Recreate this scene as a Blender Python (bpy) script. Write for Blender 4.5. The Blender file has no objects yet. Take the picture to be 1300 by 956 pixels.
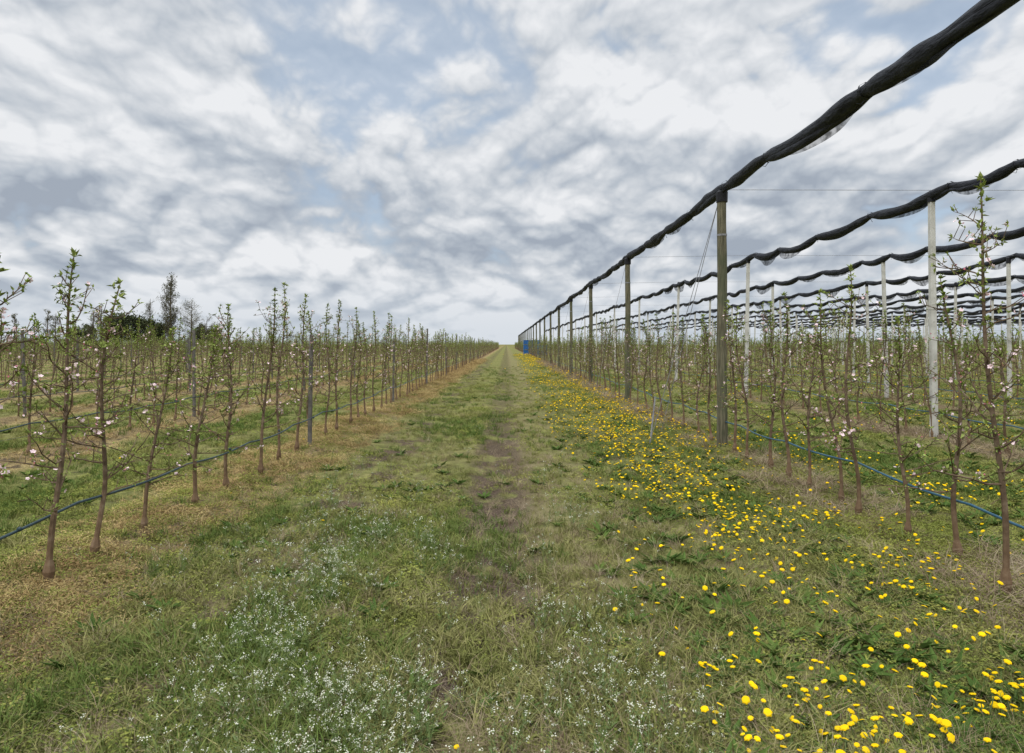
import bpy, math, random
import numpy as np
from mathutils import Vector, Matrix
random.seed(7); rng=np.random.default_rng(7)
S=bpy.context.scene
CAMH=1.6
LX=-3.03; LS=3.7; RX=3.25; RS=3.82

# ---------------------------------------------------------------- helpers
def link(o): S.collection.objects.link(o); return o
def mesh_obj(name,V,F,mats,MI=None,smooth=False,do_link=True):
    me=bpy.data.meshes.new(name); me.from_pydata([tuple(v) for v in V],[],F); me.update()
    for m in mats: me.materials.append(m)
    if MI is not None: me.polygons.foreach_set('material_index',MI)
    if smooth: me.polygons.foreach_set('use_smooth',[True]*len(me.polygons))
    o=bpy.data.objects.new(name,me)
    if do_link: link(o)
    return o
def _h(ix,iy,s):
    v=np.sin(ix*127.1+iy*311.7+s*74.7)*43758.5453
    return v-np.floor(v)
def vn(x,y,s=0):
    x=np.asarray(x,float); y=np.asarray(y,float)
    ix=np.floor(x); iy=np.floor(y); fx=x-ix; fy=y-iy
    fx=fx*fx*(3-2*fx); fy=fy*fy*(3-2*fy)
    a=_h(ix,iy,s);b=_h(ix+1,iy,s);c=_h(ix,iy+1,s);d=_h(ix+1,iy+1,s)
    return (a*(1-fx)+b*fx)*(1-fy)+(c*(1-fx)+d*fx)*fy
def fbm(x,y,s=0): return 0.55*vn(x,y,s)+0.3*vn(x*2.1,y*2.1,s+1)+0.15*vn(x*4.3,y*4.3,s+2)
def rowdist(x):
    x=np.asarray(x,float)
    def pp(v,s):
        v=np.abs(v)%(2*s); return np.minimum(v,2*s-v)
    dl=pp(np.minimum(x-LX,0),LS/2)+np.maximum(x-LX,0)
    dr=pp(np.maximum(x-RX,0),RS/2)+np.maximum(RX-x,0)
    return np.minimum(dl,dr)
def gz(x,y):
    x=np.asarray(x,float); y=np.asarray(y,float)
    fade=np.clip((60-np.abs(y))/30,0,1)*np.clip((30-np.abs(x))/10,0,1)
    z=(fbm(x*1.1,y*0.9,11)-.5)*0.08+0.05*np.exp(-(rowdist(x)/0.45)**2)
    z-=0.04*np.exp(-((x+0.1)/0.3)**2)+0.02*np.exp(-((x-0.95)/0.25)**2)+0.02*np.exp(-((x+1.3)/0.25)**2)
    return z*fade

# ---------------------------------------------------------------- materials
class NT:
    def __init__(s,name):
        s.m=bpy.data.materials.new(name); s.m.use_nodes=True; s.t=s.m.node_tree
        s.b=s.t.nodes['Principled BSDF']; s.o=s.t.nodes['Material Output']
        s.b.inputs['Roughness'].default_value=0.85
        s.b.inputs['Specular IOR Level'].default_value=0.2
        s.pos=s.n('ShaderNodeNewGeometry').outputs['Position']
    def n(s,ty,**k):
        nd=s.t.nodes.new(ty)
        for a,b in k.items(): setattr(nd,a,b)
        return nd
    def L(s,a,b): s.t.links.new(a,b)
    def setin(s,sock,v):
        if isinstance(v,bpy.types.NodeSocket): s.L(v,sock)
        else: sock.default_value=v
    def math(s,op,a,b=None,c=None,clamp=False):
        nd=s.n('ShaderNodeMath',operation=op); nd.use_clamp=clamp
        s.setin(nd.inputs[0],a)
        if b is not None: s.setin(nd.inputs[1],b)
        if c is not None: s.setin(nd.inputs[2],c)
        return nd.outputs[0]
    def noise(s,scale,detail=4,rough=.55,vec=None,dist=0.):
        nd=s.n('ShaderNodeTexNoise'); nd.inputs['Scale'].default_value=scale
        nd.inputs['Detail'].default_value=detail; nd.inputs['Roughness'].default_value=rough
        nd.inputs['Distortion'].default_value=dist
        s.L(vec if vec is not None else s.pos,nd.inputs['Vector']); return nd.outputs[0]
    def mr(s,v,a,b,c=0.,d=1.,smooth=True):
        nd=s.n('ShaderNodeMapRange'); nd.interpolation_type='SMOOTHSTEP' if smooth else 'LINEAR'
        s.L(v,nd.inputs[0]); 
        for i,q in zip((1,2,3,4),(a,b,c,d)): nd.inputs[i].default_value=q
        return nd.outputs[0]
    def ramp(s,v,stops):
        nd=s.n('ShaderNodeValToRGB'); s.L(v,nd.inputs[0]); e=nd.color_ramp.elements
        while len(e)<len(stops): e.new(0.5)
        for i,(p,c) in enumerate(stops): e[i].position=p; e[i].color=(*c,1)
        return nd.outputs[0]
    def mix(s,f,a,b,mode='MIX'):
        nd=s.n('ShaderNodeMix',data_type='RGBA',blend_type=mode)
        s.setin(nd.inputs[0],f)
        for i,v in ((6,a),(7,b)):
            if isinstance(v,tuple): nd.inputs[i].default_value=(*v,1)
            else: s.L(v,nd.inputs[i])
        return nd.outputs[2]
    def color(s,v):
        if isinstance(v,tuple): s.b.inputs['Base Color'].default_value=(*v,1)
        else: s.L(v,s.b.inputs['Base Color'])
    def bump(s,h,st=.5,d=.02):
        nd=s.n('ShaderNodeBump'); nd.inputs['Strength'].default_value=st; nd.inputs['Distance'].default_value=d
        s.L(h,nd.inputs['Height']); s.L(nd.outputs[0],s.b.inputs['Normal'])
    def rand(s): return s.n('ShaderNodeObjectInfo').outputs['Random']
    def diffuse(s,col):
        d=s.n('ShaderNodeBsdfDiffuse'); s.setin(d.inputs[0],col if isinstance(col,bpy.types.NodeSocket) else (*col,1)); s.L(d.outputs[0],s.o.inputs[0])

def foliage(name,c0,c1,c2,scale=1.2,obj=False):
    m=NT(name); r=m.rand(); n=m.noise(scale,1)
    v=m.math('ADD',m.math('MULTIPLY',r,.45),m.math('MULTIPLY',n,.6)); v=m.math('SUBTRACT',v,.02)
    m.diffuse(m.ramp(v,[(0.15,c0),(0.5,c1),(0.85,c2)])); return m.m
M_grass=foliage('grass_blades',(.10,.12,.034),(.195,.20,.066),(.32,.29,.13))
M_grass2=foliage('grass_blades_lush',(.075,.12,.028),(.12,.168,.044),(.20,.22,.068))
M_weed=foliage('low_weed_leaves',(.13,.165,.034),(.22,.245,.058),(.32,.31,.085))
M_dead=foliage('dead_weed_leaves',(.16,.10,.05),(.35,.25,.11),(.54,.44,.20))
M_straw=foliage('straw',(.15,.11,.07),(.28,.215,.14),(.42,.345,.24))
M_rosette=foliage('rosette_leaves',(.055,.10,.025),(.085,.14,.035),(.125,.175,.045))
M_apleaf=foliage('apple_leaves',(.16,.21,.05),(.23,.29,.075),(.32,.37,.12),scale=9)
M_stem=foliage('flower_stems',(.10,.15,.05),(.14,.19,.07),(.18,.22,.10))
def flat(name,c,rough=.7,var=.2,scale=20):
    m=NT(name); n=m.noise(scale,2)
    a=tuple(x*(1-var) for x in c); b=tuple(min(1,x*(1+var)) for x in c)
    m.color(m.ramp(n,[(0.3,a),(0.7,b)])); m.b.inputs['Roughness'].default_value=rough; return m
def flatd(name,c,var=.12):
    m=NT(name); r=m.rand()
    m.diffuse(m.ramp(r,[(0.,tuple(x*(1-var) for x in c)),(1.,tuple(min(1,x*(1+var)) for x in c))])); return m.m
M_yel=flatd('dandelion_petals',(.76,.50,.01)); 
M_white=flatd('white_petals',(.66,.66,.54))
M_blos=flatd('blossom_petals',(.80,.62,.64),.1)
M_bud=flatd('blossom_buds',(.60,.20,.26),.2)
m=NT('apple_bark'); n=m.noise(14,3,.65)
z=m.n('ShaderNodeSeparateXYZ'); m.L(m.pos,z.inputs[0])
c=m.ramp(n,[(0.3,(.07,.052,.036)),(0.52,(.14,.10,.068)),(0.75,(.24,.19,.135))])
low=m.mr(z.outputs[2],.1,.8,1,0)
c=m.mix(m.math('MULTIPLY',low,.35),c,(.23,.14,.075)); m.diffuse(c); M_bark=m.m

# ---------------------------------------------------------------- ground
g=NT('ground_soil_and_grass'); sp=g.n('ShaderNodeSeparateXYZ'); g.L(g.pos,sp.inputs[0]); X=sp.outputs[0]; Y=sp.outputs[1]
def pside(a,s,sign):
    v=g.math('SUBTRACT',X,a)
    inn=g.math('MINIMUM',v,0.) if sign<0 else g.math('MAXIMUM',v,0.)
    out=g.math('MAXIMUM',v,0.) if sign<0 else g.math('MULTIPLY',g.math('MINIMUM',v,0.),-1.)
    return g.math('ADD',g.math('PINGPONG',g.math('ABSOLUTE',inn),s/2),out)
dL=pside(LX,LS,-1); dR=pside(RX,RS,1)
nb=g.noise(.7,4); nm=g.noise(5,5,.6); nf=g.noise(45,3,.7)
gv=g.math('ADD',g.math('MULTIPLY',nm,.6),g.math('MULTIPLY',nf,.4))
grass=g.ramp(gv,[(.36,(.085,.075,.042)),(.45,(.12,.128,.046)),(.54,(.185,.19,.066)),(.66,(.28,.26,.105))])
grass=g.mix(g.mr(nb,.4,.65),grass,g.mix(.4,grass,(.25,.215,.10)))
soil=g.ramp(nf,[(.3,(.045,.033,.025)),(.5,(.095,.07,.052)),(.7,(.17,.13,.097))])
straw=g.ramp(nf,[(.3,(.14,.10,.05)),(.48,(.32,.24,.11)),(.68,(.51,.41,.20))])
jl=g.math('MULTIPLY',g.math('SUBTRACT',nb,.5),1.3)
mL=g.mr(g.math('ADD',dL,jl),.35,.85,1,0)
mR=g.mr(g.math('ADD',dR,g.math('MULTIPLY',jl,.6)),.12,.45,.9,0)
inner=g.mr(g.math('ADD',dL,g.math('MULTIPLY',jl,.8)),.1,.5,.55,0)
col=g.mix(mL,grass,g.mix(g.math('MAXIMUM',g.mr(nm,.5,.62),inner),straw,soil))
col=g.mix(mR,col,g.mix(g.mr(nm,.42,.58),g.mix(.4,straw,soil),soil))
tn=g.noise(2.0,4)
near=g.mr(Y,8.,20.,1.,.55)
tr1=g.math('MULTIPLY',g.math('MULTIPLY',g.mr(g.math('ABSOLUTE',g.math('ADD',X,.08)),.2,.55,1,0),g.mr(tn,.34,.48)),near)
tr2=g.math('MULTIPLY',g.mr(g.math('ABSOLUTE',g.math('SUBTRACT',X,.62)),.2,.7,1,0),g.mr(tn,.35,.6,0,.7))
tr3=g.math('MULTIPLY',g.mr(g.math('ABSOLUTE',g.math('ADD',X,1.65)),.15,.5,1,0),g.mr(tn,.46,.58))
col=g.mix(tr1,col,soil); col=g.mix(tr3,col,soil)
col=g.mix(tr2,col,g.mix(.35,(.28,.235,.13),soil))
g.color(col); g.b.inputs['Roughness'].default_value=.95; g.b.inputs['Specular IOR Level'].default_value=0
g.bump(g.math('ADD',nm,g.math('MULTIPLY',nf,.6)),.9,.05)
xs=np.concatenate([[-3000,-1200,-500,-200,-100,-60,-40],np.arange(-30,-8,.5),np.arange(-8,8,.14),np.arange(8,30.1,.5),[40,60,100,200,500,1200,3000]])
ys=np.concatenate([[-600,-200,-60,-20],np.arange(-10,0,.5),np.arange(0,16,.14),np.arange(16,60,.5),[65,75,100,150,250,500,1000,2000,3500]])
XX,YY=np.meshgrid(xs,ys); ZZ=gz(XX,YY)
V=np.stack([XX.ravel(),YY.ravel(),ZZ.ravel()],1); nx=len(xs); F=[]
for j in range(len(ys)-1):
    for i in range(nx-1):
        a=j*nx+i; F.append((a,a+1,a+nx+1,a+nx))
mesh_obj('ground',V,F,[g.m],smooth=True)

# ---------------------------------------------------------------- mesh builder
class MB:
    def __init__(s): s.V=[];s.F=[];s.M=[]
    def tube(s,path,rad,sides=5,mat=0,cap=False):
        b=len(s.V); n=len(path)
        for i,p in enumerate(path):
            p=Vector(p); q=Vector(path[min(i+1,n-1)])-Vector(path[max(i-1,0)])
            if q.length<1e-6: q=Vector((0,0,1))
            q.normalize(); a=q.cross(Vector((0,1,0.1)) if abs(q.y)<.9 else Vector((1,0,.1))).normalized(); c=q.cross(a)
            for k in range(sides):
                t=2*math.pi*k/sides; s.V.append(p+(a*math.cos(t)+c*math.sin(t))*rad[i])
        for i in range(n-1):
            for k in range(sides):
                k2=(k+1)%sides; s.F.append((b+i*sides+k,b+i*sides+k2,b+(i+1)*sides+k2,b+(i+1)*sides+k)); s.M.append(mat)
        if cap:
            s.F.append(tuple(b+(n-1)*sides+k for k in range(sides))); s.M.append(mat)
            s.F.append(tuple(b+k for k in reversed(range(sides)))); s.M.append(mat)
    def leaf(s,p,d,L,W,mat,fold=.25):
        d=Vector(d).normalized(); r=d.cross(Vector((random.gauss(0,.3),random.gauss(0,.3),1)))
        if r.length<1e-3: r=Vector((1,0,0))
        r.normalize(); u=r.cross(d); b=len(s.V); m=p+d*L*.45
        s.V+= [p, m+r*W*.5+u*W*fold, p+d*L-u*L*.12, m-r*W*.5+u*W*fold]
        s.F+= [(b,b+1,b+2),(b,b+2,b+3)]; s.M+=[mat]*2
    def flower(s,p,nrm,R,mat,N=5):
        nrm=Vector(nrm).normalized(); a=nrm.cross(Vector((.3,.5,.8))).normalized(); c=nrm.cross(a)
        t0=random.random()*6
        for k in range(N):
            t=t0+k*2*math.pi/N; e=a*math.cos(t)+c*math.sin(t); w=math.pi/N*.85
            f=a*math.cos(t+w)+c*math.sin(t+w); h=a*math.cos(t-w)+c*math.sin(t-w)
            b=len(s.V); s.V+=[p,p+h*R*.75+nrm*R*.25,p+e*R+nrm*R*.3,p+f*R*.75+nrm*R*.25]; s.F.append((b,b+1,b+2,b+3)); s.M.append(mat)
    def box(s,x0,x1,y0,y1,z0,z1,mat=0):
        b=len(s.V); s.V+=[(x0,y0,z0),(x1,y0,z0),(x1,y1,z0),(x0,y1,z0),(x0,y0,z1),(x1,y0,z1),(x1,y1,z1),(x0,y1,z1)]
        for f in ((3,2,1,0),(4,5,6,7),(0,1,5,4),(1,2,6,5),(2,3,7,6),(3,0,4,7)): s.F.append(tuple(b+i for i in f)); s.M.append(mat)
    def obj(s,name,mats,smooth=False,do_link=True): return mesh_obj(name,s.V,s.F,mats,s.M,smooth,do_link)

def rv(s=1): return Vector((random.gauss(0,s),random.gauss(0,s),random.gauss(0,s)))

# ---------------------------------------------------------------- scatter
def scatter(name,P,R,SC,IDX,col):
    me=bpy.data.meshes.new(name); me.from_pydata(P.tolist(),[],[])
    for nm,ty,arr,key in (('rot','FLOAT_VECTOR',R,'vector'),('scl','FLOAT_VECTOR',SC,'vector'),('vid','INT',IDX,'value')):
        at=me.attributes.new(nm,ty,'POINT'); at.data.foreach_set(key,np.ascontiguousarray(arr).ravel().astype(np.int32 if ty=='INT' else np.float32))
    o=link(bpy.data.objects.new(name,me))
    t=bpy.data.node_groups.new(name+'_nodes','GeometryNodeTree')
    t.interface.new_socket('Geometry',in_out='INPUT',socket_type='NodeSocketGeometry')
    t.interface.new_socket('Geometry',in_out='OUTPUT',socket_type='NodeSocketGeometry')
    gi=t.nodes.new('NodeGroupInput'); go=t.nodes.new('NodeGroupOutput'); ip=t.nodes.new('GeometryNodeInstanceOnPoints')
    ci=t.nodes.new('GeometryNodeCollectionInfo'); ci.inputs['Collection'].default_value=col
    ci.inputs['Separate Children'].default_value=True; ci.inputs['Reset Children'].default_value=True
    def na(n,ty):
        a=t.nodes.new('GeometryNodeInputNamedAttribute'); a.data_type=ty; a.inputs['Name'].default_value=n
        return [x for x in a.outputs if x.enabled and x.name=='Attribute'][0]
    e=t.nodes.new('FunctionNodeEulerToRotation')
    t.links.new(na('rot','FLOAT_VECTOR'),e.inputs[0]); t.links.new(e.outputs[0],ip.inputs['Rotation'])
    t.links.new(na('scl','FLOAT_VECTOR'),ip.inputs['Scale']); t.links.new(na('vid','INT'),ip.inputs['Instance Index'])
    ip.inputs['Pick Instance'].default_value=True
    t.links.new(ci.outputs[0],ip.inputs['Instance']); t.links.new(gi.outputs[0],ip.inputs['Points']); t.links.new(ip.outputs[0],go.inputs[0])
    md=o.modifiers.new('scatter','NODES'); md.node_group=t
    return o
def mkcol(name,objs):
    c=bpy.data.collections.new(name)
    for o in objs: c.objects.link(o)
    return c
def scat2(name,x,y,sc,col,nv,tilt=.12,szv=None,z=None):
    n=len(x)
    if n==0: return
    P=np.stack([x,y,gz(x,y) if z is None else z],1)
    R=np.stack([rng.normal(0,tilt,n),rng.normal(0,tilt,n),rng.uniform(0,6.28,n)],1)
    SC=np.stack([sc,sc,sc*(szv if szv is not None else 1)],1)
    scatter(name,P,R,SC,rng.integers(0,nv,n),col)
def sample(n,d0,d1):
    u=rng.random(n); d=d0*(d1/d0)**u
    w=d*.80+1.0
    return rng.uniform(-1,1,n)*w,d

def tuft(name,n,r,h0,h1,w,mat,lean=.5):
    b=MB()
    for i in range(n):
        a=random.random()*6.28; q=math.sqrt(random.random())*r; p=Vector((math.cos(a)*q,math.sin(a)*q,-.01))
        h=random.uniform(h0,h1); ln=Vector((random.gauss(0,lean),random.gauss(0,lean),0))*h
        s=Vector((math.cos(a+1.3),math.sin(a+1.3),0))*w*random.uniform(.6,1.2)*.5
        m=p+ln*.35+Vector((0,0,h*.6)); t=p+ln+Vector((0,0,h*random.uniform(.75,1)))
        k=len(b.V); b.V+=[p-s,p+s,m+s*.8,m-s*.8,t]; b.F+=[(k,k+1,k+2,k+3),(k+3,k+2,k+4)]; b.M+=[0,0]
    return b.obj(name,[mat],do_link=False)
def mat_weed(name,n,r,h,L,mat):
    b=MB()
    for i in range(n):
        a=random.random()*6.28; q=math.sqrt(random.random())*r
        p=Vector((math.cos(a)*q,math.sin(a)*q,random.random()*h*(1-.6*(q/r)**2)))
        d=Vector((random.gauss(0,1),random.gauss(0,1),random.uniform(-.1,.8)))
        b.leaf(p,d,L*random.uniform(.6,1.3),L*.55*random.uniform(.7,1.2),0,.15)
    return b.obj(name,[mat],do_link=False)
def rosette(name,mat,n=12,L=.12):
    b=MB()
    for i in range(n):
        a=i*2.4+random.gauss(0,.2); d=Vector((math.cos(a),math.sin(a),random.uniform(.25,.9)))
        b.leaf(Vector((0,0,.0)),d,L*random.uniform(.7,1.2),L*.24,0,.2)
    return b.obj(name,[mat],do_link=False)
def dandelion(name):
    b=MB(); h=random.uniform(.05,.13); lx=random.gauss(0,.02); ly=random.gauss(0,.02)
    b.tube([(0,0,-.01),(lx*.5,ly*.5,h*.5),(lx,ly,h)],[.0022]*3,3,1)
    R=random.uniform(.011,.0165); c=Vector((lx,ly,h)); k=len(b.V); N=12
    tl=Vector((random.gauss(0,.35),random.gauss(0,.35),0))
    for j,(rr,zz) in enumerate(((.35,-.3),(1,.15),(.8,.42),(.4,.5))):
        for i in range(N):
            t=2*math.pi*i/N; f=rr*(1 if j!=1 else (1 if i%2 else .8)); q=Vector((math.cos(t)*f*R,math.sin(t)*f*R,zz*R)); q.z+=q.x*tl.x+q.y*tl.y; b.V.append(c+q)
    for j in range(3):
        for i in range(N):
            i2=(i+1)%N; b.F.append((k+j*N+i,k+j*N+i2,k+(j+1)*N+i2,k+(j+1)*N+i)); b.M.append(1 if j==0 else 0)
    b.F.append(tuple(k+3*N+i for i in range(N))); b.M.append(0)
    return b.obj(name,[M_yel,M_stem],do_link=False)
def purse(name):
    b=MB()
    for s_ in range(random.choice([1,2,2,3])):
        h=random.uniform(.12,.28); dx,dy=random.gauss(0,.05),random.gauss(0,.05)
        path=[Vector((dx*t*t,dy*t*t,h*t-.01)) for t in (0,.35,.7,1)]
        b.tube(path,[.0016,.0014,.0012,.001],3,1)
        for i in range(12):
            t=random.uniform(.35,.92); p=Vector((dx*t*t,dy*t*t,h*t)); a=random.random()*6.28
            d=Vector((math.cos(a),math.sin(a),.5)); b.leaf(p+d*.008,d,.009,.006,1,.1)
        for i in range(7):
            p=path[-1]+Vector((random.gauss(0,.006),random.gauss(0,.006),random.uniform(-.014,.005)))
            b.flower(p,rv(.5)+Vector((0,0,1)),.0036,0,4)
    for i in range(3):
        a=random.random()*6.28; b.leaf(Vector((0,0,.02+.03*i)),Vector((math.cos(a),math.sin(a),.6)),.05,.012,1,.1)
    return b.obj(name,[M_white,M_stem],do_link=False)

C_grass=mkcol('grass_sources',[tuft('grass_tuft',26,.07,.05,.14,.0055,M_grass) for _ in range(7)])
C_lush=mkcol('lush_sources',[tuft('lush_tuft',28,.07,.07,.17,.006,M_grass2,.45) for _ in range(5)])
C_weed=mkcol('weed_sources',[mat_weed('low_weed',70,.11,.05,.018,M_weed) for _ in range(5)])
C_dead=mkcol('dead_sources',[mat_weed('dead_weed',70,.12,.055,.018,M_dead) for _ in range(4)]+[tuft('dead_weed_stalk',22,.09,.03,.12,.004,M_dead,.9) for _ in range(3)])
C_straw=mkcol('straw_sources',[tuft('straw_tuft',26,.08,.05,.2,.004,M_straw,1.1) for _ in range(5)])
C_ros=mkcol('rosette_sources',[rosette('leaf_rosette',M_rosette) for _ in range(4)])
C_dan=mkcol('dandelion_sources',[dandelion('dandelion_plant') for _ in range(6)])
C_pur=mkcol('purse_sources',[purse('purse_plant') for _ in range(7)])

def thin_bare(x,y):
    b=1-.97*np.exp(-((x+.08)/.36)**4)*np.clip((fbm(x*1.6,y*.9,5)-.27)*5,0,1)*np.clip(1.2-(y-6)/25,.4,1)
    b*=1-.85*np.exp(-((x+1.65)/.34)**4)*np.clip((fbm(x*1.5,y*.9,6)-.40)*6,0,1)
    b*=1-.55*np.exp(-((x-.62)/.4)**4)
    b*=1-.8*np.clip((fbm(x*1.3+9,y*1.0,77)-.55)*7,0,1)
    return b
def wL(x,y): return .50+.60*(fbm(x*.7+5,y*.7,3)-.5)*2*.6+.18*np.clip((y-5)/6,0,1)
def green(x,y):
    d=rowdist(x); edge=np.where(x<0,wL(x,y),.20+.3*(fbm(x,y,4)-.5)*2)
    return np.clip((d-edge)/.4,0,1)
x,y=sample(46000,2.3,48); p=green(x,y)*thin_bare(x,y)+.07
patch=fbm(x*.5,y*.4,9)
k=rng.random(len(x))<p*(.6+.6*patch); x,y,patch=x[k],y[k],patch[k]
sc=(.5+.6*rng.random(len(x)))*(.55+.9*patch)*(1+np.clip(y-6,0,60)/24)
lush=(rng.random(len(x))<np.clip((fbm(x*.8+3,y*.5,21)-.47)*4,0,1)*np.where((x<.1)|(x>1.2),1,.25))
sz=1/(1+np.clip(y-6,0,60)/36)*.7
scat2('grass',x[~lush],y[~lush],sc[~lush],C_grass,7,szv=sz[~lush])
scat2('lush_grass',x[lush],y[lush],sc[lush]*1.05,C_lush,5,szv=sz[lush])
x,y=sample(28000,2.3,34); p=green(x,y)*thin_bare(x,y)*np.clip((fbm(x*.9,y*.7,31)-.27)*3,0,1); k=rng.random(len(x))<p
x,y=x[k],y[k]; sc=(.6+.8*rng.random(len(x)))*(1+np.clip(y-6,0,60)/24); scat2('low_weeds',x,y,sc,C_weed,5,szv=.7)
def strip(n,d1,lo,hi,rows):
    u=rng.random(n); d=2.3*(d1/2.3)**u; return rng.choice(rows,n)+rng.uniform(lo,hi,n),d
x,y=strip(15000,70,-.9,1.05,[LX]*6+[LX-LS]*2+[LX-2*LS])
k=rng.random(len(x))<np.clip((wL(x,y)+.3-rowdist(x))/.35,0,1)*np.clip((fbm(x*1.6,y*1.6,41)-.33)*4,0.08,1)
x,y=x[k],y[k]; scat2('dead_weed_strip',x,y,(.6+.7*rng.random(len(x)))*(1+np.clip(y-6,0,60)/24),C_dead,7,szv=.65)
x,y=strip(6500,60,-.5,.5,[RX]*4+[RX+RS]*2+[RX+2*RS])
k=rng.random(len(x))<np.clip((fbm(x*1.3,y*1.1,43)-.40)*4,0.03,1)
x,y=x[k],y[k]; scat2('straw_strip',x,y,(.6+.8*rng.random(len(x)))*(1+np.clip(y-8,0,60)/30),C_straw,5,szv=.6)
x,y=strip(5500,30,-.7,.7,[LX,LX,RX,RX,RX]); scat2('strip_weeds',x,y,.5+.7*rng.random(len(x)),C_weed,5)
x,y=sample(6500,2.3,30); k=np.abs(x)<2.8; x,y=x[k],y[k]; scat2('dry_grass_bits',x,y,.3+.45*rng.random(len(x)),C_straw,5)
x,y=sample(6500,2.3,20); k=(rng.random(len(x))<green(x,y)*np.where(x>.7,.7,.15)*thin_bare(x,y)); x,y=x[k],y[k]; scat2('dandelion_rosettes',x,y,.6+.6*rng.random(len(x)),C_ros,4)
# dandelions: scattered singles plus looser patches
x1,y1=sample(80000,2.3,110)
base=np.where((x1>.6)&(x1<=3.9),np.clip((x1-.5)/1.5,0,1),0)
base=np.where(x1>3.9,.85,base); base=np.where(x1<.8,.010,base)
base=base*(1-.75*np.exp(-((rowdist(x1))/.35)**2))
pat=(.10+.90*np.clip((fbm(x1*1.1,y1*.8,57)-.45)*4,0,1))*np.clip((fbm(x1*4,y1*4,55)-.25)*2.5,.1,1)
k=rng.random(len(x1))<base*pat*.62; x,y=x1[k],y1[k]
x2=rng.uniform(.8,3.3,14000); y2=6*(100/6)**rng.random(14000); k=rng.random(14000)<(.15+.85*np.clip((fbm(x2*1.1,y2*.4,52)-.40)*5,0,1))*.6*np.clip((x2-.6)/1.2,0,1)*np.clip((y2-5)/6,0,1)
x=np.concatenate([x,x2[k]]); y=np.concatenate([y,y2[k]])
scat2('dandelions',x,y,(.65+.6*rng.random(len(x)))*(1+np.clip(y-12,0,80)/50),C_dan,6,tilt=.28)
# shepherd's purse
n=5200; y=2.2*(13/2.2)**rng.random(n); x=rng.normal(-.9,.65,n)
m2=rng.random(n)<.2; x=np.where(m2,rng.normal(.5,.3,n),x); 
k=(rng.random(n)<(.06+.94*np.clip((fbm(x*1.6,y*1.1,61)-.44)*5,0,1))*np.clip((10-y)/6,.06,1)*np.clip(green(x,y)+.3,0,1)*np.where(np.abs(x+.1)<.25,.15,1)*np.where(m2,.4,.8)); x,y=x[k],y[k]
scat2('shepherds_purse_flowers',x,y,.5+.5*rng.random(len(x)),C_pur,7,tilt=.15)

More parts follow.
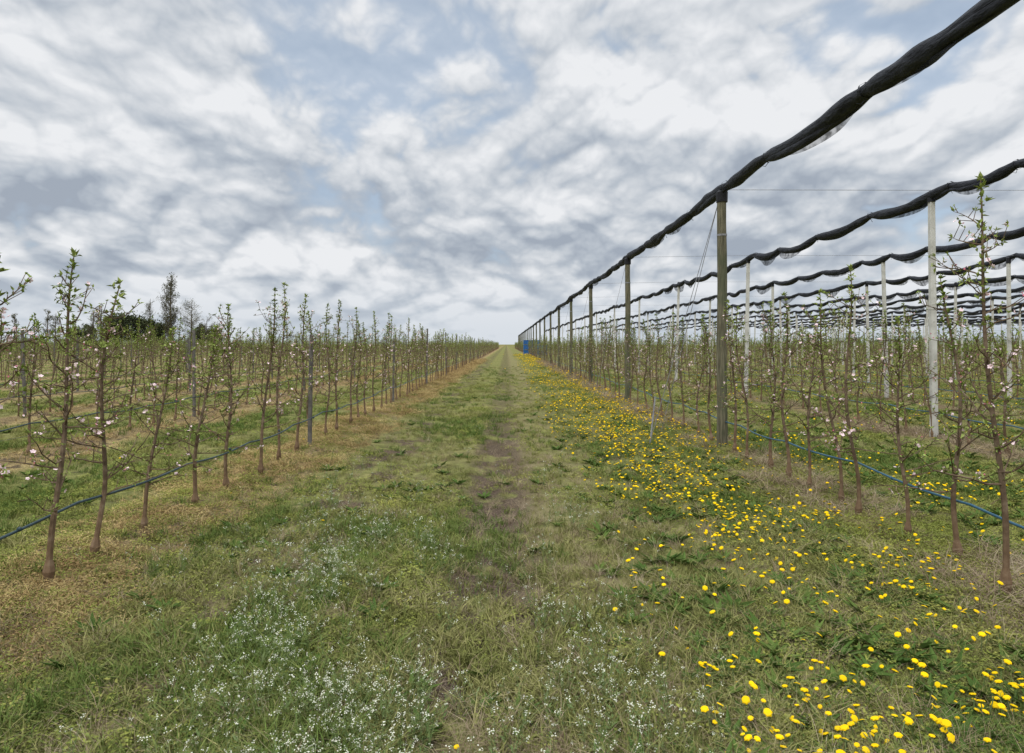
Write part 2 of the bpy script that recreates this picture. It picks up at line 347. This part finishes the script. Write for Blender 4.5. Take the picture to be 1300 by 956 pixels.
# ---------------------------------------------------------------- apple trees
def apple(seed,far=0):
    random.seed(seed); b=MB(); H=random.uniform(2.0,2.4); ly=random.uniform(.05,.30); lx=random.gauss(0,.05)
    ph=random.random()*6; am=random.uniform(.02,.05)
    def P(t):
        return Vector((lx*t+am*math.sin(ph+t*7)*min(1,t*4),ly*t**1.3+am*math.cos(ph*1.7+t*6)*min(1,t*4),H*t-.03))
    r0=random.uniform(.014,.019)
    if far:
        N=6 if far==1 else 3; path=[P(i/N) for i in range(N+1)]; rad=[(r0*(1-i/N)**.75+.004)*1.1 for i in range(N+1)]; b.tube(path,rad,4 if far==1 else 3,0)
    else:
        N=18; path=[P(i/N) for i in range(N+1)]; rad=[r0*(1-i/N)**.75+.003 for i in range(N+1)]
        path=[P(0)-Vector((0,0,.05)),P(.02),P(.045),P(.06),P(.08)]+path[2:]
        rad=[r0*1.4,r0*1.5,r0*2.1,r0*1.7,r0*1.1]+rad[2:]
        b.tube(path,rad,7,0)
    def cluster(p,d,k,L):
        if far==1: k=max(1,int(k*.4+.5)); L=L*1.7
        if far==2: k=1; L=L*2.6
        for i in range(k):
            a=(Vector(d).normalized()*.6+rv(.55)+Vector((0,0,.3)))
            b.leaf(p,a,L*random.uniform(.6,1.25),L*.5,1,.2)
    def blossoms(p,k):
        if far:
            if random.random()<.4: b.leaf(p,rv(1)+Vector((0,0,1)),.04,.035,2,.3)
            return
        for i in range(k):
            q=p+rv(.016)
            if random.random()<.5: b.flower(q,rv(.6)+Vector((0,0,.5)),random.uniform(.012,.02),2)
            else: b.leaf(q,rv(1)+Vector((0,0,1)),.015,.013,random.choice([2,3]),.5)
    nl=random.randint(18,26)
    if far==2: nl=14
    for i in range(nl):
        t=.22+.68*(i+random.random())/nl; p=P(t); a=random.random()*6.28
        if random.random()<.5: a=random.choice([math.pi/2,-math.pi/2])+random.gauss(0,.6)
        L=random.uniform(.2,.55)*(1.25-t)*1.3
        d=Vector((math.cos(a),math.sin(a),random.uniform(-.1,.9))).normalized()
        pts=[p]; cur=p.copy(); n=(5,2,1)[far]
        for j in range(n):
            d=(d+rv(.16)+Vector((0,0,random.uniform(-.08,.2)))).normalized(); cur=cur+d*L/n; pts.append(cur.copy())
        b.tube(pts,[(.0062 if far<2 else .009)*(1-.65*j/n)*(1.2-.4*t) for j in range(n+1)],4 if not far else 3,0)
        for j in range(1,n+1):
            for rep in range(2 if not far else 1):
                if random.random()<.75:
                    q=pts[j].lerp(pts[j-1],random.random()); sd=(d*.4+rv(.7)+Vector((0,0,.35))).normalized(); sl=random.uniform(.015,.12)
                    e=q+sd*sl
                    if not far: b.tube([q,e],[.0032,.0022],3,0)
                    cluster(e,sd,random.randint(3,5),random.uniform(.018,.034))
                    if random.random()<.18: blossoms(e,random.randint(1,5))
        cluster(pts[-1],d,5,.036)
    t=.28
    while t<1:
        p=P(t); a=random.random()*6.28; sd=Vector((math.cos(a),math.sin(a),.6)).normalized()
        e=p+sd*random.uniform(.01,.04); cluster(e,sd,random.randint(3,6),.024+.026*max(0,t-.55)/.45)
        if t>.68 : cluster(p,Vector((-sd.x,-sd.y,.7)),4,.042)
        if random.random()<.12: blossoms(e,3)
        t+=(random.uniform(.012,.028) if t>.7 else random.uniform(.025,.05))*(1,1.5,2.4)[far]
    cluster(P(1),(0,0,1),8,.05)
    return b,H
mats=[M_bark,M_apleaf,M_blos,M_bud]
TREES=[]
for s_ in range(14):
    b,H=apple(100+s_); TREES.append((b.obj('apple_tree_source',mats,do_link=False),H))
C_tree=mkcol('mid_tree_sources',[apple(300+s_,1)[0].obj('mid_apple_tree_source',mats,do_link=False) for s_ in range(10)])
C_tree2=mkcol('far_tree_sources',[apple(400+s_,2)[0].obj('far_apple_tree_source',mats,do_link=False) for s_ in range(8)])
random.seed(3)
def near_tree(x,y,hscale=1.,rz=None,v=None,sx=1):
    v=random.randrange(14) if v is None else v
    o=link(bpy.data.objects.new('apple_tree',TREES[v][0].data)); o.location=(x,y,float(gz(x,y)))
    o.rotation_euler=(0,0,rz if rz is not None else random.gauss(0,.5)); o.scale=(sx,1,hscale); return o
Lnear=[3.65,4.43,5.0,5.7,6.5,7.4,8.2,9.05,9.9]; 
LH={5.7:.84,6.5:.86,7.4:1.0}
while Lnear[-1]<30: Lnear.append(Lnear[-1]+random.uniform(.7,.95))
Rnear=[4.9,5.5,6.2,6.75,7.35,7.9,8.5,9.1,9.7,10.9]
while Rnear[-1]<30: Rnear.append(Rnear[-1]+random.uniform(.7,.95))
for i,y in enumerate([-1,0,1,2,2.8]+Lnear): near_tree(LX+random.gauss(0,.03),y,random.uniform(.92,1.02)*LH.get(y,1.04 if i<9 else 1))
for i,y in enumerate([-1,0,1,1.9,2.6,3.4]+Rnear): near_tree(RX+random.gauss(0,.03),y,random.uniform(.86,1.05))
near_tree(3.07,4.2,1.10,rz=.35,v=3)
for r,d0 in ((LX-LS,6),(RX+RS,6)):
    y=d0
    while y<26:
        near_tree(r+random.gauss(0,.04),y,random.uniform(.82,1.03)); y+=random.uniform(.75,1.0)
px=[];py=[]
def row(xr,y0,y1,st):
    n=int((y1-y0)/st); yy=y0+np.arange(n)*st+rng.uniform(-.15,.15,n); kk=rng.random(n)>.06; px.append((xr+rng.normal(0,.05,n))[kk]); py.append(yy[kk])
row(LX,30.4,260,.82); row(RX,30.4,260,.82)
row(LX-LS,26.4,260,.82); row(RX+RS,26.4,260,.82)
for k in range(2,36):
    y0=max(4,(k*LS+3)/.95-3); row(LX-k*LS,y0,min(260,y0+110 if k>6 else 240),.85)
for k in range(2,28):
    y0=max(4,(k*RS+3)/.95-3); row(RX+k*RS,y0,min(240,y0+100 if k>5 else 220),.85)
x=np.concatenate(px); y=np.concatenate(py)
for nm,kk,cc,nv in (('apple_tree_rows',y<65,C_tree,10),('distant_apple_tree_rows',y>=65,C_tree2,8)):
    xx_,yy_=x[kk],y[kk]; n=len(xx_)
    P=np.stack([xx_,yy_,gz(xx_,yy_)],1); R=np.stack([np.zeros(n),np.zeros(n),rng.normal(0,.5,n)],1)
    s=rng.uniform(.78,1.08,n); SC=np.stack([s*1.05,s*1.05,s],1)
    scatter(nm,P,R,SC,rng.integers(0,nv,n),cc)

# ---------------------------------------------------------------- posts
m=NT('weathered_wood'); mp=m.n('ShaderNodeMapping'); mp.inputs['Scale'].default_value=(1,1,.08); m.L(m.pos,mp.inputs[0])
n1=m.noise(38,5,.65,mp.outputs[0]); n2=m.noise(2.5,3)
c=m.ramp(n1,[(.3,(.055,.05,.033)),(.5,(.125,.115,.075)),(.7,(.22,.20,.135))]); c=m.mix(m.mr(n2,.42,.62,0,.6),c,(.075,.09,.05)); m.color(c); m.bump(n1,.8,.012); M_wood=m.m
m=NT('white_concrete'); n1=m.noise(5,3); n2=m.noise(26,4,.7)
c=m.ramp(n1,[(.3,(.42,.41,.37)),(.7,(.60,.59,.55))]); c=m.mix(m.mr(n2,.56,.72,0,.55),c,(.20,.19,.16)); m.color(c); M_conc=m.m
M_gconc=flat('grey_weathered_post',(.12,.11,.10),var=.3,scale=9).m
M_cap=flat('black_plastic',(.015,.015,.018),rough=.5).m
M_wire=flat('steel_wire',(.22,.22,.23),rough=.5).m
def woodpost(x,y,h):
    b=MB(); z0=float(gz(x,y)); n=9
    path=[(x+.006*math.sin(i*1.3),y,z0-.2+(h+.2-z0)*i/n) for i in range(n+1)]
    b.tube(path,[.080-.012*i/n+.002*math.sin(i*2.1) for i in range(n+1)],14,0,cap=True)
    b.tube([(x,y,h-.12),(x,y,h+.03),(x,y,h+.06)],[.085,.088,.05],12,1,cap=True)
    b.tube([(x,y,h*.93-.36),(x,y,h*.93-.33)],[.075,.075],12,2,cap=False)
    return b.obj('wooden_post',[M_wood,M_cap,M_wire],smooth=False)
def conc(name,x,y,h,w,mat,cap=True):
    b=MB(); z0=float(gz(x,y))-.1; c=w*.22; tx=random.gauss(0,.012); ty=random.gauss(0,.012)
    def ring(z,s):
        return [(x+a*s+tx*(z-h),y+bb*s+ty*(z-h),z) for a,bb in ((-w+c,-w),(w-c,-w),(w,-w+c),(w,w-c),(w-c,w),(-w+c,w),(-w,w-c),(-w,-w+c))]
    for z,s in ((z0,1.1),(h*.5,1.),(h,.92)): b.V+=ring(z,s)
    for j in range(2):
        for i in range(8): b.F.append((j*8+i,j*8+(i+1)%8,(j+1)*8+(i+1)%8,(j+1)*8+i)); b.M.append(0)
    b.F.append(tuple(16+i for i in range(8))); b.M.append(0)
    if cap: b.tube([(x,y,h-.12),(x,y,h+.04),(x,y,h+.07)],[w*1.35,w*1.35,w*.7],10,1,cap=True)
    else:
        for zz in (h*.45,h*.72,h*.95): b.tube([(x+tx*(zz-h),y-w*1.05,zz),(x+tx*(zz-h),y+w*1.05,zz)],[.006,.006],4,1)
    return b.obj(name,[mat,M_cap])
D1=[2.3+8*k for k in range(0,24)]
for d in D1: woodpost(RX,d,3.86)
DR=[3.0+8.35*k for k in range(0,20)]
for k in range(1,15):
    for d in DR:
        if RX+k*RS<.8*d+6 and d<130-k*3: conc('white_concrete_post',RX+k*RS+random.gauss(0,.03),d+random.gauss(0,.15),4.08,.045,M_conc)
for d in [2.8+7.8*k for k in range(0,16)]: conc('trellis_post',LX,d,1.75 if d<20 else 2.2,.026,M_gconc,False)
for k in range(1,8):
    for d in [6.9+7.8*j for j in range(0,11)]:
        if abs(LX-k*LS)<.8*d+4: conc('trellis_post',LX-k*LS,d,1.9,.026,M_gconc,False)

# ---------------------------------------------------------------- nets
nm=NT('black_net_fabric'); mp=nm.n('ShaderNodeMapping'); mp.inputs['Scale'].default_value=(1,.25,1); nm.L(nm.pos,mp.inputs[0])
nn=nm.noise(22,3,.6,mp.outputs[0]); nm.color(nm.ramp(nn,[(.3,(.008,.009,.012)),(.7,(.035,.038,.046))])); nm.bump(nn,.9,.03); nm.b.inputs['Roughness'].default_value=.75
M_net=nm.m
sm=NT('sheer_net'); sm.color((.02,.022,.027)); tb=sm.n('ShaderNodeBsdfTransparent'); mx=sm.n('ShaderNodeMixShader')
sm.L(sm.mr(sm.noise(7,3),.35,.65,.45,.85),mx.inputs[0]); sm.L(tb.outputs[0],mx.inputs[1]); sm.L(sm.b.outputs[0],mx.inputs[2]); sm.L(mx.outputs[0],sm.o.inputs[0])
M_sheer=sm.m
def net(x,z,posts,seed,y1,step,flapamp,rad,sagk,scal):
    b=MB(); random.seed(seed)
    ties=[posts[0]]
    while ties[-1]<y1: ties.append(ties[-1]+random.uniform(1.3,2.6))
    ties=np.array(ties)
    ys=np.arange(posts[0],y1,step); P=[];Rr=[];TT=[]
    def sag(yy):
        for a,c in zip(posts,posts[1:]):
            if a<=yy<=c:
                t=(yy-a)/(c-a); return -sagk*4*t*(1-t)*(.6+.8*float(_h(a,seed,1)))
        return 0
    for yy in ys:
        i=int(np.searchsorted(ties,yy,side='right'))-1; i=min(i,len(ties)-2); tl=ties[i+1]-ties[i]; tt=(yy-ties[i])/tl; TT.append(tt)
        pinch=1-math.exp(-((min(tt,1-tt)*tl)/.22)**2)*.38
        w=float(vn(yy*.9,seed*3.3,2)); w2=float(vn(yy*3.0,seed*1.3,5)); amp=.5+.9*float(_h(i*1.,seed,4))
        P.append((x+(float(vn(yy*.7,seed,8))-.5)*.05,yy,z+sag(yy)+(w-.5)*.05-scal*amp*4*tt*(1-tt)))
        Rr.append(rad*pinch*(.78+.38*w2))
    b.tube(P,Rr,10,0)
    P2=[(p[0]+math.sin(p[1]*2.1+seed)*rad*.4,p[1],p[2]-rad*(.45+.3*math.cos(p[1]*1.7))) for p in P]
    b.tube(P2,[r*.62 for r in Rr],7,0)
    for q in ties:
        if q>min(y1,45): break
        zz=float(np.interp(q,ys,[p[2] for p in P])); b.tube([(x,q-.015,zz),(x,q+.015,zz)],[rad*.85,rad*.85],8,0)
        a0=random.random()*6
        b.tube([(x,q,zz-rad*.8),(x+.04*math.cos(a0),q,zz-rad*1.4),(x+.07*math.cos(a0),q+.03,zz-rad*1.2)],[.004,.004,.003],4,0)
    n=len(ys); base=len(b.V); J=4
    for i,yy in enumerate(ys):
        a=flapamp*max(0,float(vn(yy*.45,seed*2.2,14))-.3)*1.6*abs(math.sin(math.pi*TT[i]))**.6
        sd=.5*math.sin(yy*.9+seed)
        for j in range(J):
            t=j/(J-1); b.V.append((P[i][0]+sd*a*t+.02*math.sin(j*2+yy*5),yy,P[i][2]-a*t-.02))
    for i in range(n-1):
        for j in range(J-1):
            k=base+i*J+j; b.F.append((k,k+1,k+1+J,k+J)); b.M.append(1)
    return b.obj('rolled_hail_net',[M_net,M_sheer],smooth=True)
net(RX,3.97,D1,1,186,.09,.22,.088,.07,.03)
for k in range(1,15): net(RX+k*RS,4.16,DR,k+1,130-k*3,.11 if k<5 else .25,.36,.085,.12,.10)

# ---------------------------------------------------------------- wires & pipes
b=MB()
for i,d in enumerate(D1[1:8]):
    b.tube([(RX,d,3.93),(RX+RS,DR[i+1],4.16)]+[(RX+k*RS,DR[i+1],4.16) for k in range(2,15)],[.004]*15,4)
for k in range(0,8):
    for z in (1.2,1.9): b.tube([(RX+k*RS,0,z),(RX+k*RS,120,z)],[.0016]*2,3)
for k in range(0,6):
    for z in (1.02,1.5): b.tube([(LX-k*LS,0,z),(LX-k*LS,120,z)],[.0014]*2,3)
b.obj('trellis_wires',[M_wire])
b=MB()
for (px_,py_) in ((2.28,10.9),(2.6,11.6)):
    b.tube([(RX-.06,10.3,3.72),(px_,py_,0)],[.005,.005],4)
b.tube([(2.28,10.9,-.1),(2.42,11.1,.75)],[.014,.011],6)
for d in D1[2:5]: b.tube([(RX-.06,d,3.7),(2.4,d+.7,0)],[.004,.004],4)
b.obj('guy_wires',[M_wire])
M_pb=flat('blue_pipe_plastic',(.035,.10,.15),rough=.4,var=.15).m
M_pd=flat('dark_pipe_plastic',(.035,.06,.07),rough=.4,var=.15).m
def pipe(name,x,mat,y1,seed):
    b=MB(); ys=np.arange(0,y1,.2); pts=[(x+.03+.015*math.sin(v*2+seed),v,.47+.02*math.sin(v*1.1+seed)-.03*abs(math.sin(v*3.1416/1.6))) for v in ys]
    b.tube(pts,[.0095]*len(pts),7)
    for v in np.arange(1,min(y1,40),1.6): b.tube([(x+.03,v,.46),(x+.03,v+.01,.46)],[.016,.016],6,cap=True)
    return b.obj(name,[mat],smooth=True)
pipe('drip_irrigation_pipe',RX,M_pb,90,1)
pipe('drip_irrigation_pipe',LX,M_pd,90,2)
for k in range(1,4): pipe('drip_irrigation_pipe',LX-k*LS,M_pd,70,k+2); pipe('drip_irrigation_pipe',RX+k*RS,M_pb,70,k+6)

# ---------------------------------------------------------------- blue bins
M_bin=flat('blue_plastic',(.03,.12,.33),rough=.45).m
def bin_(x,y,z):
    b=MB(); w=1.1;h=.72
    b.box(x,x+w,y,y+.04,z+.12,z+h); b.box(x,x+w,y+w-.04,y+w,z+.12,z+h); b.box(x,x+.04,y+.04,y+w-.04,z+.12,z+h); b.box(x+w-.04,x+w,y+.04,y+w-.04,z+.12,z+h)
    b.box(x+.04,x+w-.04,y+.04,y+w-.04,z+.12,z+.16)
    for q in (0,.48,.98): b.box(x+q,x+q+.12,y,y+w,z,z+.12)
    for q in np.arange(.1,1.,.16): b.box(x+q,x+q+.05,y-.02,y,z+.2,z+h-.08)
    b.box(x-.02,x+w+.02,y-.03,y,z+h-.06,z+h)
    return b.obj('blue_fruit_bin',[M_bin])
for (bx,by,nst) in ((2.5,100,3),(3.7,100.2,3),(2.6,102,2),(4.9,100,2)):
    for q in range(nst): bin_(bx,by,q*.74)

# ---------------------------------------------------------------- far trees
M_far=foliage('far_foliage',(.06,.075,.04),(.095,.115,.06),(.14,.155,.08),scale=.25)
M_far2=foliage('poplar_foliage',(.10,.10,.055),(.14,.14,.08),(.19,.185,.10),scale=.25)
M_farb=flat('far_bark',(.13,.11,.09),var=.2,scale=1).m
def bigtree(name,x,y,H,W,shape,dens,trunkfrac=.2,ls=.5,lm=None):
    b=MB(); o=Vector((x,y,0)); 
    b.tube([o,o+Vector((0,0,H*.5)),o+Vector((.3,0,H*.93))],[H*.018,H*.012,.05],7,0)
    nb=int(46*dens) 
    for i in range(nb):
        t=trunkfrac+(1-trunkfrac)*random.random(); 
        a=random.random()*6.28
        if shape=='poplar': rr=W*.5*math.sin(math.pi*min(1,(t*.92+.06)))**.7*random.uniform(.5,1); up=H*.16
        else: rr=W*.5*math.sqrt(max(.05,1-((t-.55)/.5)**2))*random.uniform(.6,1.05); up=H*.10
        p0=o+Vector((0,0,H*t*.8)); p1=p0+Vector((math.cos(a)*rr,math.sin(a)*rr,up*random.uniform(.5,1.2)))
        pm=(p0+p1)/2+rv(.3); b.tube([p0,pm,p1],[.10,.06,.03],4,0)
        for q in range(6):
            s0=p0.lerp(p1,random.uniform(.3,1)); e=s0+rv(1)*W*.07+Vector((0,0,up*.35)); b.tube([s0,e],[.045,.02],3,0)
            for l in range(int((8 if shape!='poplar' else 5))):
                c=e+rv(W*.045); b.leaf(c,rv(1),ls*random.uniform(.6,1.4),ls*.7,1,.2)
    return b.obj(name,[M_farb,lm or M_far])
def PX(px,D): return (px-643)/867*D
random.seed(11)
bigtree('poplar_tree',PX(216,300),300,32,9.5,'poplar',2.2,.10,.55,M_far2)
bigtree('bare_tree',PX(243,305),305,23,12,'round',1.0,.2,.35,M_far2)
for i,(p_,h,w) in enumerate(((138,14,8),(150,15.5,10),(163,16,10),(176,16.5,9),(190,14,8),(203,12,9),(112,11,8),(95,10,8),(255,11,8),(272,10,9))): bigtree('leafy_tree',PX(p_,290+i*5),290+i*5,h,w,'round',1.1,.1,.8)
for i,(p_,h,w) in enumerate(((118,19,7),(128,22,5),(70,17,5),(60,19,5),(18,17,4),(190,24,7),(262,15,9),(275,13,8))): bigtree('bare_tree',PX(p_,310),310,h,w,'round',.5,.2,.35,M_far2)
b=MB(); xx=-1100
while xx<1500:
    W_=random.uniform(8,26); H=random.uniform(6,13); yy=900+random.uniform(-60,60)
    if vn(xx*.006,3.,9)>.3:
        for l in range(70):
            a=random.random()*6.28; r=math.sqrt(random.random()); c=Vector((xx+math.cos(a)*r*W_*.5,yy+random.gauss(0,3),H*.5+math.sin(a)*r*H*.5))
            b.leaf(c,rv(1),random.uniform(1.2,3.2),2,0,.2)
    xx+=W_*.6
M_hz=flat('hazy_foliage',(.10,.13,.13),var=.2,scale=.05).m  # distance haze painted into the foliage as a bluish base colour
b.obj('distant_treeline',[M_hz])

# ---------------------------------------------------------------- world: procedural cloud layer computed on the sky sphere
def build_sky():
    Wd,Hh=3072,768
    r=np.random.default_rng(5)
    perm=r.permutation(256); perm=np.concatenate([perm,perm]); ang=r.random(256)*2*np.pi; GX=np.cos(ang).astype(np.float32); GY=np.sin(ang).astype(np.float32)
    def perlin(x,y):
        ix=np.floor(x).astype(np.int32); iy=np.floor(y).astype(np.int32); fx=(x-ix).astype(np.float32); fy=(y-iy).astype(np.float32)
        u=fx*fx*fx*(fx*(fx*6-15)+10); v=fy*fy*fy*(fy*(fy*6-15)+10); ix&=255; iy&=255
        def gr(a,b,dx,dy):
            h=perm[perm[(ix+a)&255]+((iy+b)&255)]; return GX[h]*dx+GY[h]*dy
        n0=gr(0,0,fx,fy)*(1-u)+gr(1,0,fx-1,fy)*u; n1=gr(0,1,fx,fy-1)*(1-u)+gr(1,1,fx-1,fy-1)*u
        return (n0*(1-v)+n1*v)*1.5
    def fb(x,y,o,g=.5,off=0.):
        s=0;a=1;t=0
        for i in range(o): s=s+a*perlin(x*2**i+off+17.3*i,y*2**i+off-9.1*i); t+=a; a*=g
        return s/t
    def billow(x,y,o,g=.5,off=0.):
        s=0;a=1;t=0
        for i in range(o): s=s+a*np.abs(perlin(x*2**i+off+7.7*i,y*2**i+off+3.3*i)); t+=a; a*=g
        return s/t
    u=(np.arange(Wd)+.5)/Wd; v=(np.arange(Hh)+.5)/Hh
    AZ,EL=np.meshgrid((.5-u)*2*np.pi,v*np.pi/2)
    cz=np.cos(EL); dx=cz*np.cos(AZ); dy=cz*np.sin(AZ); dz=np.sin(EL)
    wk=1/(dz+.32); wx=fb(dx*wk*2.2+43,dy*wk*1.8+43,4,.6,3.)*.13; wy=fb(dx*wk*2.2+83,dy*wk*1.8+43,4,.6,11.)*.13
    def dens(c_off):
        k=1/(dz+.34+c_off); x=dx*k*1.9+40; y=dy*k*1.5+40
        base=fb(x*.8+wx,y*.8+wy,3,.5,20.)
        puf=billow(x*2.1+wx*1.5,y*2.1+wy*1.5,6,.52,50.)
        return base*1.25+(puf-.28)*1.6
    d0=dens(0.); d1=dens(.014); d2=dens(.045)
    lit=(d0-d1)*.9+(d0-d2)*.65
    k=1/(dz+.3); broad=fb(dx*k*1.1+9,dy*k*1.1+3,3,.5,90.)
    eld=np.degrees(EL)
    band=np.exp(-((eld-10.5)/4.)**2)
    s=.63+.20*np.clip(d0,-1,1)+lit*.46+broad*.28-.15*band+.05*np.clip((eld-15)/8,0,1)
    s=np.clip(s,0,1)
    gap=np.clip((-d0-.42)*3.4,0,1)*np.clip((broad+.25)*3,0,1)
    img=np.zeros((Hh*2,Wd,4),np.float32); img[:,:,3]=1; img[:,:,0]=.6
    img[Hh:,:,0]=s; img[Hh:,:,1]=gap
    im=bpy.data.images.new('cloud_shade_map',Wd,Hh*2,alpha=False,float_buffer=False); im.colorspace_settings.name='Non-Color'
    im.pixels.foreach_set(img.ravel()); im.update(); im.pack()
    return im
w=bpy.data.worlds.new('World'); S.world=w; w.use_nodes=True; t=w.node_tree; N=t.nodes; Lk=t.links.new
tc=N.new('ShaderNodeTexCoord'); env=N.new('ShaderNodeTexEnvironment'); env.image=build_sky(); Lk(tc.outputs['Generated'],env.inputs[0])
sc=N.new('ShaderNodeSeparateColor'); Lk(env.outputs[0],sc.inputs[0])
rp=N.new('ShaderNodeValToRGB'); Lk(sc.outputs[0],rp.inputs[0]); e=rp.color_ramp.elements; 
stops=[(.22,(.36,.41,.485)),(.42,(.48,.53,.595)),(.6,(.63,.665,.71)),(.85,(.84,.855,.88))]
while len(e)<len(stops): e.new(.5)
for i,(p,c) in enumerate(stops): e[i].position=p; e[i].color=(*c,1)
SUN_EL=math.radians(48); SUN_AZ=math.radians(215)
sky=N.new('ShaderNodeTexSky'); sky.sky_type='NISHITA'; sky.sun_disc=False; sky.sun_elevation=SUN_EL; sky.sun_rotation=SUN_AZ
skc=N.new('ShaderNodeVectorMath'); skc.operation='SCALE'; Lk(sky.outputs[0],skc.inputs[0]); skc.inputs['Scale'].default_value=.12
def wmix(f,a,b,mode='MIX'):
    nd=N.new('ShaderNodeMix'); nd.data_type='RGBA'; nd.blend_type=mode
    for i,v in ((0,f),(6,a),(7,b)):
        if isinstance(v,bpy.types.NodeSocket): Lk(v,nd.inputs[i])
        else: nd.inputs[i].default_value=v if i==0 else (*v,1)
    return nd.outputs[2]
def wmr(v,a,b,c,d):
    nd=N.new('ShaderNodeMapRange'); nd.interpolation_type='SMOOTHSTEP'; Lk(v,nd.inputs[0])
    for i,q in zip((1,2,3,4),(a,b,c,d)): nd.inputs[i].default_value=q
    return nd.outputs[0]
spw=N.new('ShaderNodeSeparateXYZ'); Lk(tc.outputs['Generated'],spw.inputs[0]); dzs=spw.outputs[2]
cl=wmix(1.,rp.outputs[0],wmr(dzs,.48,.95,1.,3.6),'MULTIPLY')
cl=wmix(wmr(dzs,0.,.12,.65,0.),cl,(.60,.66,.73))
skm=wmix(.55,skc.outputs[0],(.56,.67,.80))
gm=N.new('ShaderNodeMath'); gm.operation='MULTIPLY'; gm.inputs[1].default_value=.7; Lk(sc.outputs[1],gm.inputs[0])
Lk(wmix(gm.outputs[0],cl,skm),N['Background'].inputs[0]); N['Background'].inputs[1].default_value=1.
sl=bpy.data.lights.new('sun','SUN'); sl.energy=1.5; sl.angle=math.radians(14); sl.color=(1,.96,.9)
so=link(bpy.data.objects.new('sun',sl))
dirv=Vector((math.sin(SUN_AZ)*math.cos(SUN_EL),math.cos(SUN_AZ)*math.cos(SUN_EL),math.sin(SUN_EL)))
so.rotation_euler=dirv.to_track_quat('Z','Y').to_euler()
cd=bpy.data.cameras.new('camera'); cd.sensor_width=36; cd.lens=24; cd.shift_x=7/1300; cd.shift_y=-41/1300; cd.clip_end=6000; cd.clip_start=.05
co=link(bpy.data.objects.new('camera',cd)); co.location=(0,0,CAMH); co.rotation_euler=(math.radians(90),0,0); S.camera=co
S.view_settings.view_transform='Standard'; S.view_settings.look='None'; S.view_settings.exposure=0
